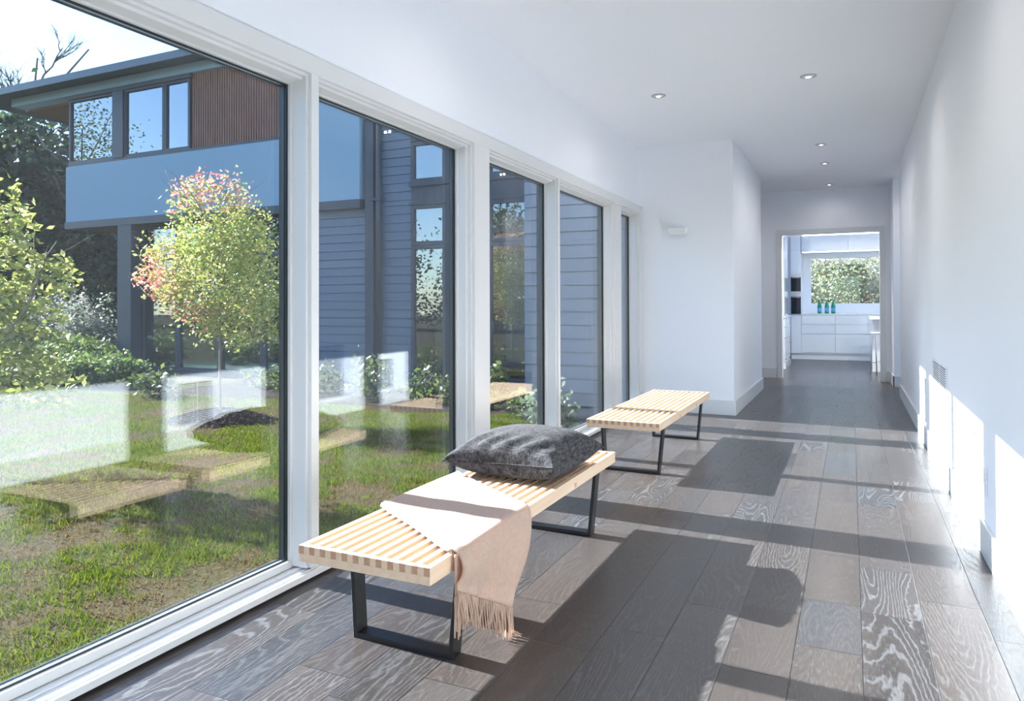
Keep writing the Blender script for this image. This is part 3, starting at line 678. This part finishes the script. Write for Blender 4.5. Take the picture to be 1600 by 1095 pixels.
# mulch bed against the house + mound under the tree
def bedz(x, y): return gz(x, y)+.028+.012*math.sin(x*7+y*3)*math.cos(y*9)
bm = newbm(); nx = 160; g = []
for i in range(nx+1):
    x = -9.6+(7.35)*i/nx; e0 = float(bed_edge(np.array(x)))
    g.append([bm.verts.new((x, e0+(10.14-e0)*j/24, (bedz(x, e0+(10.14-e0)*j/24) if j else gz(x, e0)-.01))) for j in range(25)])
for i in range(nx):
    for j in range(24): bm.faces.new((g[i][j], g[i+1][j], g[i+1][j+1], g[i][j+1]))
o = obj('mulch_bed', bm, 'mulch', smooth=True); struct(o, 'dark mulch bed along the house wall', 'mulch')
TX, TY = -6.62, 6.12
bm = newbm(); g = []; NR, NA = 44, 130; rj = random.Random(9)
for i in range(NR+1):
    r = i/NR; g.append([bm.verts.new((TX+.72*r*math.cos(a)*(1+.07*math.sin(3*a)+.03*math.sin(11*a)), TY+.55*r*math.sin(a), gz(TX, TY)+.13*(1-r*r)**1.3-.03*max(0, r-.97)*20+rj.uniform(-.011, .011)*(i > 0))) for a in [2*PI*k_/NA for k_ in range(NA)]])
for a, b_ in zip(g, g[1:]):
    for k_ in range(NA): bm.faces.new((a[k_], a[(k_+1) % NA], b_[(k_+1) % NA], b_[k_]))
o = obj('mulch_mound', bm, 'mulch'); tag(o, 'dark mulch mound at the foot of the red-tinged tree', 'mulch')

# ------------------------------------------------------------------ foliage
def leaves(name, C, size, cols, seed, parent=None, m_='leaf', aspect=.55, droop=0):
    """C: (N,3) leaf centres, cols (N,3)"""
    r = np.random.RandomState(seed); N = len(C)
    a = r.normal(size=(N, 3)); a[:, 2] = a[:, 2]*.6-droop; a /= np.linalg.norm(a, axis=1)[:, None]
    b_ = np.cross(a, r.normal(size=(N, 3))); b_ /= np.linalg.norm(b_, axis=1)[:, None]
    s_ = (size*r.uniform(.6, 1.3, N))[:, None]; n_ = np.cross(a, b_)
    V = np.stack([C-a*s_*.5, C+b_*s_*aspect*.5+n_*s_*.08, C+a*s_*.5, C-b_*s_*aspect*.5+n_*s_*.08], 1).reshape(-1, 3)
    F = np.arange(4*N).reshape(-1, 4)
    return mesh_np(name, V, F, np.repeat(cols, 4, 0), m_, parent)
def pal(N, L, r, jit=.2, k_=.5):
    L = np.array(L)*k_; i = r.randint(0, len(L), N); c = L[i]*(1+jit*r.normal(size=(N, 1))); return np.clip(c, .003, 1)
def branches(bm, base, top, r0, levels, rnd, spread=.5, tips=None, n=4, lf=1.0):
    pts = [Vector(base)]; 
    for i in range(1, 6):
        p = Vector(base).lerp(Vector(top), i/5); p += Vector((rnd.uniform(-1, 1), rnd.uniform(-1, 1), 0))*r0*1.2; pts.append(p)
    tube(bm, pts, [r0*(1-.13*i) for i in range(6)], 6)
    if tips is not None: tips.append(pts[-1])
    if levels == 0: return
    L = (Vector(top)-Vector(base)).length
    for i in range(n):
        t_ = rnd.uniform(.25, .95); p = pts[min(4, int(t_*5))].lerp(pts[min(5, int(t_*5)+1)], t_*5-int(t_*5))
        d = (Vector(top)-Vector(base)).normalized(); a = rnd.uniform(0, 2*PI)
        q = Vector((math.cos(a), math.sin(a), rnd.uniform(.1, .8)))*spread+d*.6; q.normalize()
        branches(bm, p, p+q*L*rnd.uniform(.35, .6)*lf, r0*.5, levels-1, rnd, spread, tips, n, 1.0)
def tree(name, label, base, h, trunk, blobs, N, size, palette, seed, group=None, cat='tree', shell=.55, jit=.2, red=None, sprays=60, tr=.02, lvl=2):
    """blobs: (cx,cy,cz,rx,ry,rz) relative to base"""
    r = np.random.RandomState(seed); rnd = random.Random(seed)
    t = thing(name, label, cat, base, group)
    bm = newbm(); bx, by, bz = base
    branches(bm, (bx, by, bz-.05), (bx+trunk[0], by+trunk[1], bz+trunk[2]), tr, lvl, rnd, .7, n=5)
    obj('trunk_and_branches', bm, 'bark', t)
    vol = np.array([b_[3]*b_[4]*b_[5] for b_ in blobs])**.8; cnt = (N*vol/vol.sum()).astype(int); P = []
    for b_, c in zip(blobs, cnt):
        ns = max(4, int(sprays*c/N)); d = r.normal(size=(ns, 3)); d /= np.linalg.norm(d, axis=1)[:, None]
        rad = (shell+(1-shell)*r.rand(ns))[:, None]; S_ = d*rad
        i = r.randint(0, ns, c); p = S_[i]+r.normal(size=(c, 3))*.13
        P.append(p*np.array(b_[3:6])+np.array(b_[:3])+np.array(base))
    P = np.concatenate(P); c = pal(len(P), palette, r, jit, (.9 if name[0] == 'r' else .66) if name in ('red_tinged_tree', 'yellow_leaved_tree') else .5)
    if red is not None: c = red(P-np.array(base), c, r)
    leaves('foliage', P, size, c, seed, t); return t
YG = [(.42, .46, .10), (.50, .52, .14), (.30, .38, .08), (.58, .50, .16), (.22, .30, .06)]
def redtone(P, c, r):
    z = P[:, 2]; top = np.clip((z-2.2)/.55, 0, 1); left = np.exp(-((P[:, 0]+.95)/.35)**2-((z-1.55)/.35)**2)
    low = np.exp(-((P[:, 0]+.35)/.35)**2-((z-1.12)/.16)**2)
    f = np.clip(.75*top+.85*left+.5*low, 0, .9); pick = r.rand(len(P)) < f
    R = np.array([(.68, .26, .20), (.62, .16, .13), (.70, .38, .26)])[r.randint(0, 3, len(P))]
    c[pick] = R[pick]; return c
gT = gz(TX, TY)+.1
tree('red_tinged_tree', 'young tree with yellow-green and reddish leaves on the mulch mound', (TX, TY, gT), 3, (-.1, .05, 2.2),
     [(-.02, 0, 1.55, .78, .62, .72), (-.15, 0, 2.25, .52, .45, .55), (-.62, -.1, 1.75, .50, .4, .42), (.45, .1, 1.35, .55, .4, .5), (-.85, -.1, 1.50, .28, .25, .28), (.35, 0, 1.95, .45, .4, .45), (.2, .1, .95, .55, .35, .22), (-.3, 0, 1.1, .35, .3, .18)],
     14000, .050, YG, 11, red=redtone, sprays=900, tr=.017)
tree('yellow_leaved_tree', 'young tree with loose yellow-green leaves at the left edge of the lawn', (-6.2, 3.36, gz(-6, 3.4)), 3, (-.05, .0, 1.9),
     [(.0, .1, 1.7, .36, .34, .6), (.3, .3, 1.45, .36, .3, .28), (-.05, .0, 2.35, .24, .2, .32), (.1, .1, 2.0, .3, .25, .3), (.15, .15, .75, .62, .45, .22), (-.4, .0, 1.3, .45, .45, .6), (.25, .25, 1.05, .35, .3, .2)],
     3600, .075, YG[:3]+[(.6, .58, .2)], 12, sprays=280, tr=.02)
# dark forest beyond the lawn
DG = [(.035, .07, .035), (.05, .1, .045), (.09, .13, .07), (.03, .055, .04), (.14, .19, .08)]
k = 0
for (x, y, h, w) in [(-24.5, 14.0, 9.2, 3.4), (-28, 15, 9.6, 3.8), (-25.5, 16.6, 8.3, 3.6), (-33, 20.5, 10.5, 4.4), (-21.5, 14.8, 6.4, 3.0), (-33, 16, 9.8, 4), (-24.5, 20.5, 7.5, 3.6), (-20, 18, 7.0, 3.4), (-36, 15.5, 11, 4.4), (-17, 20, 6.5, 3.5), (-13, 21, 6.5, 3.5), (-9, 22, 6.2, 3.5)]:
    bl = [(0, 0, h*.62, w*.75, w*.75, h*.34), (w*.4, -.3, h*.42, w*.7, w*.7, h*.3), (-w*.35, .2, h*.45, w*.7, w*.7, h*.32), (0, 0, h*.22, w*.85, w*.8, h*.2)]
    tree('forest_tree', ['dark dense evergreen behind the lawn', 'tall dark tree beyond the house corner'][k % 2]+', %s' % ['nearest the house roof', 'at the far left edge', 'right behind the eave', 'tallest of the row', 'low beside the house corner', 'left of the eave', 'seen under the overhang', 'behind the glazed corner', 'deep at the left', 'behind the lower windows', 'behind the dark siding', 'behind the right windows'][k],
         (x, y, -.42), h, (.2, 0, h*.8), bl, 9500, .30, DG, 40+k, group='dark trees beyond the lawn', sprays=900, tr=.14, shell=.25, lvl=1); k += 1
for i, (x, y, h, w) in enumerate([(-16, -12, 7.5, 3.2), (-24.5, -12, 8.8, 3.6), (-9.5, -14, 7, 3.2), (-48, -12, 17, 5.5), (-33, -12, 11.5, 4.6)]):
    tree('garden_tree', ['tree across the lawn mirrored in the upper windows', 'tall tree across the lawn mirrored in the upper left window', 'tree behind the camera mirrored in the dark window unit', 'tallest tree far across the lawn', 'tree behind the camera, right end of its row'][i],
         (x, y, -.3), h, (.2, 0, h*.8), [(0, 0, h*.6, w*.8, w*.8, h*.36), (w*.4, -.3, h*.4, w*.75, w*.7, h*.3), (-w*.35, .2, h*.3, w*.75, w*.7, h*.28), (0, 0, h*.12, w*1.3, w, h*.13)], 13000, .24, [(.12, .2, .07), (.2, .28, .1), (.3, .34, .14)], 160+i, group='trees across the lawn', sprays=1000, tr=.12, shell=.25, lvl=1)
# bare tree
bm = newbm(); rnd = random.Random(5); branches(bm, (-27.6, 16.6, -.4), (-27.4, 16.6, 10.3), .10, 3, rnd, .42, n=7, lf=.45)
tag(obj('bare_tree', bm, 'bark'), 'leafless tree rising above the roof eave at the left', 'tree')
# shrubs
def shrub(name, label, x, y, rx, ry, h, N, size, palette, seed, group=None, z=None):
    z = gz(x, y) if z is None else z
    return tree(name, label, (x, y, z), h, (.02, .0, h*.6), [(0, 0, h*.5, rx, ry, h*.52), (rx*.4, 0, h*.35, rx*.7, ry*.8, h*.38), (-rx*.4, .1, h*.35, rx*.7, ry*.8, h*.38)], N, size, palette, seed, group, 'shrub', shell=.3, sprays=140, tr=.012, lvl=1)
GREY = [(.2, .24, .17), (.28, .3, .24), (.15, .2, .11), (.34, .3, .27)]
MG = [(.11, .17, .04), (.17, .23, .05), (.24, .29, .07), (.08, .13, .035)]
for i, (x, y, rx, h, L, lab) in enumerate([(-15.5, 10.55, .9, 1.75, GREY, 'grey-green loose shrub just left of the house post'), (-17.3, 11.2, 1.1, 1.8, GREY, 'grey-green shrub second from the house post'), (-18.3, 10.6, 1.2, 1.8, GREY, 'grey shrub behind the yellow-leaved tree'),
      (-11.75, 8.55, .62, .5, MG, 'low green shrub directly before the house post'), (-11.7, 7.95, .6, .45, MG, 'low green shrub at the lawn edge, left of the round shrub'), (-12.5, 8.2, .8, .5, MG, 'low leafy shrub under the grey shrubs'), (-12.7, 7.55, .8, .45, MG, 'low leafy shrub at the far left lawn edge'),
      (-14.2, 9.5, 1.2, .75, MG, 'broad green bush in front of the grey shrubs'), (-20.6, 13.6, 1.7, 3.3, MG, 'tall green bush beside the house corner'), (-14.8, 13.8, 1.4, 1.7, GREY, 'pale bush seen through the glazed corner'), (-12.4, 15.5, 1.4, 1.6, GREY, 'pale bush seen through the second pane')]):
    shrub('shrub', lab, x, y, rx, rx*.6, h, 3600, .085, [tuple(q*1.5 for q in c_) for c_ in L], 70+i, 'shrubs at the far edge of the lawn')
for i, (x, y, rx, h, lab) in enumerate([(-9.35, 7.35, .42, .50, 'round green shrub in front of the glazed corner'), (-8.2, 8.6, .6, .38, 'low green plant behind the tree mound'), (-7.2, 8.6, .35, .5, 'leafy plant at the bed, right of the tree'), (-6.1, 8.3, .4, .75, 'laurel plant in front of the downpipe'),
      (-5.15, 8.2, .34, .55, 'laurel plant below the dark window frame'), (-4.55, 7.9, .18, .5, 'thin plant at the right edge of the second window'), (-3.92, 7.9, .16, .62, 'slim plant behind the third window'), (-3.3, 7.5, .26, .38, 'small bright green plant behind the third window'), (-2.85, 7.0, .30, .50, 'silvery plant behind the fourth window')]):
    shrub('laurel_plant', lab, x, y, rx, rx*.8, h, 460, .085, MG if i < 8 else [(.4, .46, .34), (.5, .55, .42), (.3, .4, .2)], 90+i, 'plants in the mulch bed')
# trees beyond the kitchen window
WG = [(.75, .8, .55), (.85, .88, .68), (.55, .62, .35), (.4, .5, .22), (.75, .75, .35)]
for i, (x, y, h, w, L, lab) in enumerate([(-.6, 21.5, 4.4, 1.7, WG, 'pale green tree outside the kitchen window, left'), (1.9, 22.5, 4.8, 2.0, [(.7, .75, .25), (.85, .8, .3), (.45, .52, .2), (.85, .45, .26)], 'yellowish tree outside the kitchen window, right'), (.6, 25.5, 5.5, 2.6, [(.1, .18, .08), (.2, .28, .12), (.3, .36, .2)], 'darker tree behind the pale ones outside the kitchen'), (-3.2, 24, 5, 2.2, [(.05, .12, .1), (.1, .2, .14)], 'dark green tree at the left of the kitchen window')]):
    tree('garden_tree', lab, (x, y, -.4), h, (0, 0, h*.7), [(0, 0, h*.5, w, w, h*.42), (w*.4, -.4, h*.35, w*.7, w*.6, h*.3), (-w*.4, .2, h*.4, w*.7, w*.6, h*.3)], 9000, .11, L, 120+i, 'trees outside the kitchen window', sprays=400, tr=.06, shell=.3)
shrub('red_shrub', 'small red-leaved shrub outside the kitchen window', .55, 20.3, .45, .4, 1.75, 900, .09, [(.5, .1, .08), (.35, .12, .08)], 140, z=-.4)

# ------------------------------------------------------------------ house wing outside
hs = thing('house', 'two-storey house wing with dark siding, white band and cedar upper wall', 'house', (-9, 10.3, -.3))
SY = 10.15    # siding plane
def lap(name, x0, x1, z0, z1, p=.1455):
    bm = newbm(); z = z0
    while z < z1-.001:
        t_ = min(z+p, z1); prism(bm, [(SY-.016, z+.011), (SY-.003, t_), (SY+.02, t_), (SY+.02, z+.011)], x0, x1, 'X'); z += p
    box(bm, x0, x1, SY+.02, SY+.1, z0, z1)
    return obj(name, bm, 'siding', hs)
def lap2(x0, x1, y, z0, z1, p=.1455):
    bm = newbm(); z = z0
    while z < z1-.001:
        t_ = min(z+p, z1); prism(bm, [(y-.016, z+.011), (y-.003, t_), (y+.02, t_), (y+.02, z+.011)], x0, x1, 'X'); z += p
    box(bm, x0, x1, y+.02, y+.06, z0, z1)
    box(bm, x0, x0+.1, y+.06, 9.75, z0, z1)
    return obj('siding', bm, 'siding', hs)
lap2(-3.31, -2.135, 7.37, -.3, 3.1)
lap('siding', -9.3, -6.62, -.3, 2.84); lap('siding', -7.45, -6.62, 2.84, 6.1); lap('siding', -4.47, -2.2, -.3, 6.1)
def hb(name, L, m_, bev=0): return boxes(name, L, m_, hs, bev)
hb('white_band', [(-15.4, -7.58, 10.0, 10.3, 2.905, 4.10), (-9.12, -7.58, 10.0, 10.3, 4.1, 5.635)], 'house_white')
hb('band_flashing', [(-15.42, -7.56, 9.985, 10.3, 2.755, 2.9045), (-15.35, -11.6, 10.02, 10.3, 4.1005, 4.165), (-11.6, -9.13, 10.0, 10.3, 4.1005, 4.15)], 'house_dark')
hb('overhang_soffit', [(-15.4, -13.5, 10.301, 13.6, 2.77, 2.8)], 'soffit')
hb('cedar_wall', [(-11.66, -9.13, 10.10, 10.3, 4.151, 5.63)]+[(-11.64+i*.062, -11.64+i*.062+.036, 10.065, 10.10, 4.151, 5.63) for i in range(40)], 'cedar')
hb('roof', [(-18.6, -2.0, 9.62, 18, 5.845, 5.90)], 'roofmetal'); hb('gutter', [(-18.62, -2.0, 9.55, 9.62, 5.765, 5.915)], 'roofmetal')
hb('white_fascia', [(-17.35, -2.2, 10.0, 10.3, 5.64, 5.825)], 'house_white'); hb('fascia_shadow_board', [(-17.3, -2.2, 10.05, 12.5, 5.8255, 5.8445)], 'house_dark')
hb('eave_soffit', [(-17.33, -15.33, 10.3, 13.5, 5.60, 5.64), (-15.3, -11.66, 10.02, 10.3, 5.57, 5.6395)], 'soffit')
hb('window_head_trim', [(-15.35, -11.62, 9.99, 10.3, 5.55, 5.635)], 'house_dark')
def pane_win(x0, x1, z0, z1, y=10.05, fr=.05, gl='houseglass'):
    f = hb('window_frame', [(x0, x0+fr, y-.02, y+.08, z0, z1), (x1-fr, x1, y-.02, y+.08, z0, z1), (x0+fr, x1-fr, y-.02, y+.08, z0, z0+fr), (x0+fr, x1-fr, y-.02, y+.08, z1-fr, z1)], 'house_dark')
    g_ = boxes('pane', [(x0+fr, x1-fr, y+.02, y+.03, z0+fr, z1-fr)], gl); g_.parent = f
for a in ((-15.35, -13.9, 4.166, 5.549), (-13.58, -12.40, 4.166, 5.549), (-12.39, -11.68, 4.166, 5.549)): pane_win(*a)
hb('upper_post', [(-13.9, -13.58, 10.0, 10.3, 4.166, 5.549)], 'house_dark')
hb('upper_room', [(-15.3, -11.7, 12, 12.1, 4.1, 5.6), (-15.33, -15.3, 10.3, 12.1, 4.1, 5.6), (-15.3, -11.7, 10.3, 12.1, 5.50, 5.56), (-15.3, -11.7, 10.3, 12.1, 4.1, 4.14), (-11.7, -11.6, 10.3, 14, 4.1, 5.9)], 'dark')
# lower glazed storey
hb('corner_post', [(-13.73, -13.32, 10.0, 10.35, -.35, 2.80)], 'house_dark')
for a in ((-13.3, -12.25, -.2, 2.07), (-13.3, -12.25, 2.08, 2.72), (-12.24, -11.10, -.2, 2.07), (-12.24, -11.10, 2.08, 2.72), (-11.09, -10.0, -.2, 2.07), (-11.09, -10.0, 2.08, 2.72), (-9.99, -9.3, -.2, 2.07), (-9.99, -9.3, 2.08, 2.72)): pane_win(*a, y=10.25, fr=.055, gl='clearglass')
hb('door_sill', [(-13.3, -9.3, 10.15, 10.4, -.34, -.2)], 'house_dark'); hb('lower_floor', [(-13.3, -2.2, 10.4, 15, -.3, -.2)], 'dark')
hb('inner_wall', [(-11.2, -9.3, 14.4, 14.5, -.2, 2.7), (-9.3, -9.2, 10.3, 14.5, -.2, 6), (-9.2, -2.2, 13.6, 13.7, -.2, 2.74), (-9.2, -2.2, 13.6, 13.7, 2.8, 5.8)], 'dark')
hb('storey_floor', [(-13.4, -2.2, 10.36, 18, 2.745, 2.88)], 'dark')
# downpipe, tall window unit
bm = newbm(); box(bm, -7.48, -7.31, 10.02, 10.13, -.28, 5.62); obj('corner_board', bm, 'house_dark', hs)
bm = newbm(); tube(bm, [(-7.22, 10.05, -.2), (-7.22, 10.05, 5.6)], .05, 10); obj('downpipe', bm, 'house_dark', hs)
bm = newbm(); box(bm, -7.36, -7.14, 9.98, 10.1, 2.86, 2.9); obj('pipe_bracket', bm, 'house_dark', hs)
XS = (-6.6, -5.93, -5.17, -4.45)
for x0, x1 in zip(XS, XS[1:]):
    for z0, z1 in ((-.12, 2.07), (2.08, 2.74), (3.12, 3.79), (3.80, 5.62)): pane_win(x0+.001, x1-.001, z0, z1, y=10.1, fr=.06)
hb('spandrel_panel', [(-6.6, -4.45, 10.10, 10.22, 2.741, 3.119), (-6.6, -4.45, 10.1, 10.22, -.33, -.121)], 'house_dark')
hb('window_ledge', [(-6.62, -4.43, 10.05, 10.10, 3.05, 3.119), (-6.62, -4.43, 10.05, 10.10, 2.741, 2.78)], 'house_dark')
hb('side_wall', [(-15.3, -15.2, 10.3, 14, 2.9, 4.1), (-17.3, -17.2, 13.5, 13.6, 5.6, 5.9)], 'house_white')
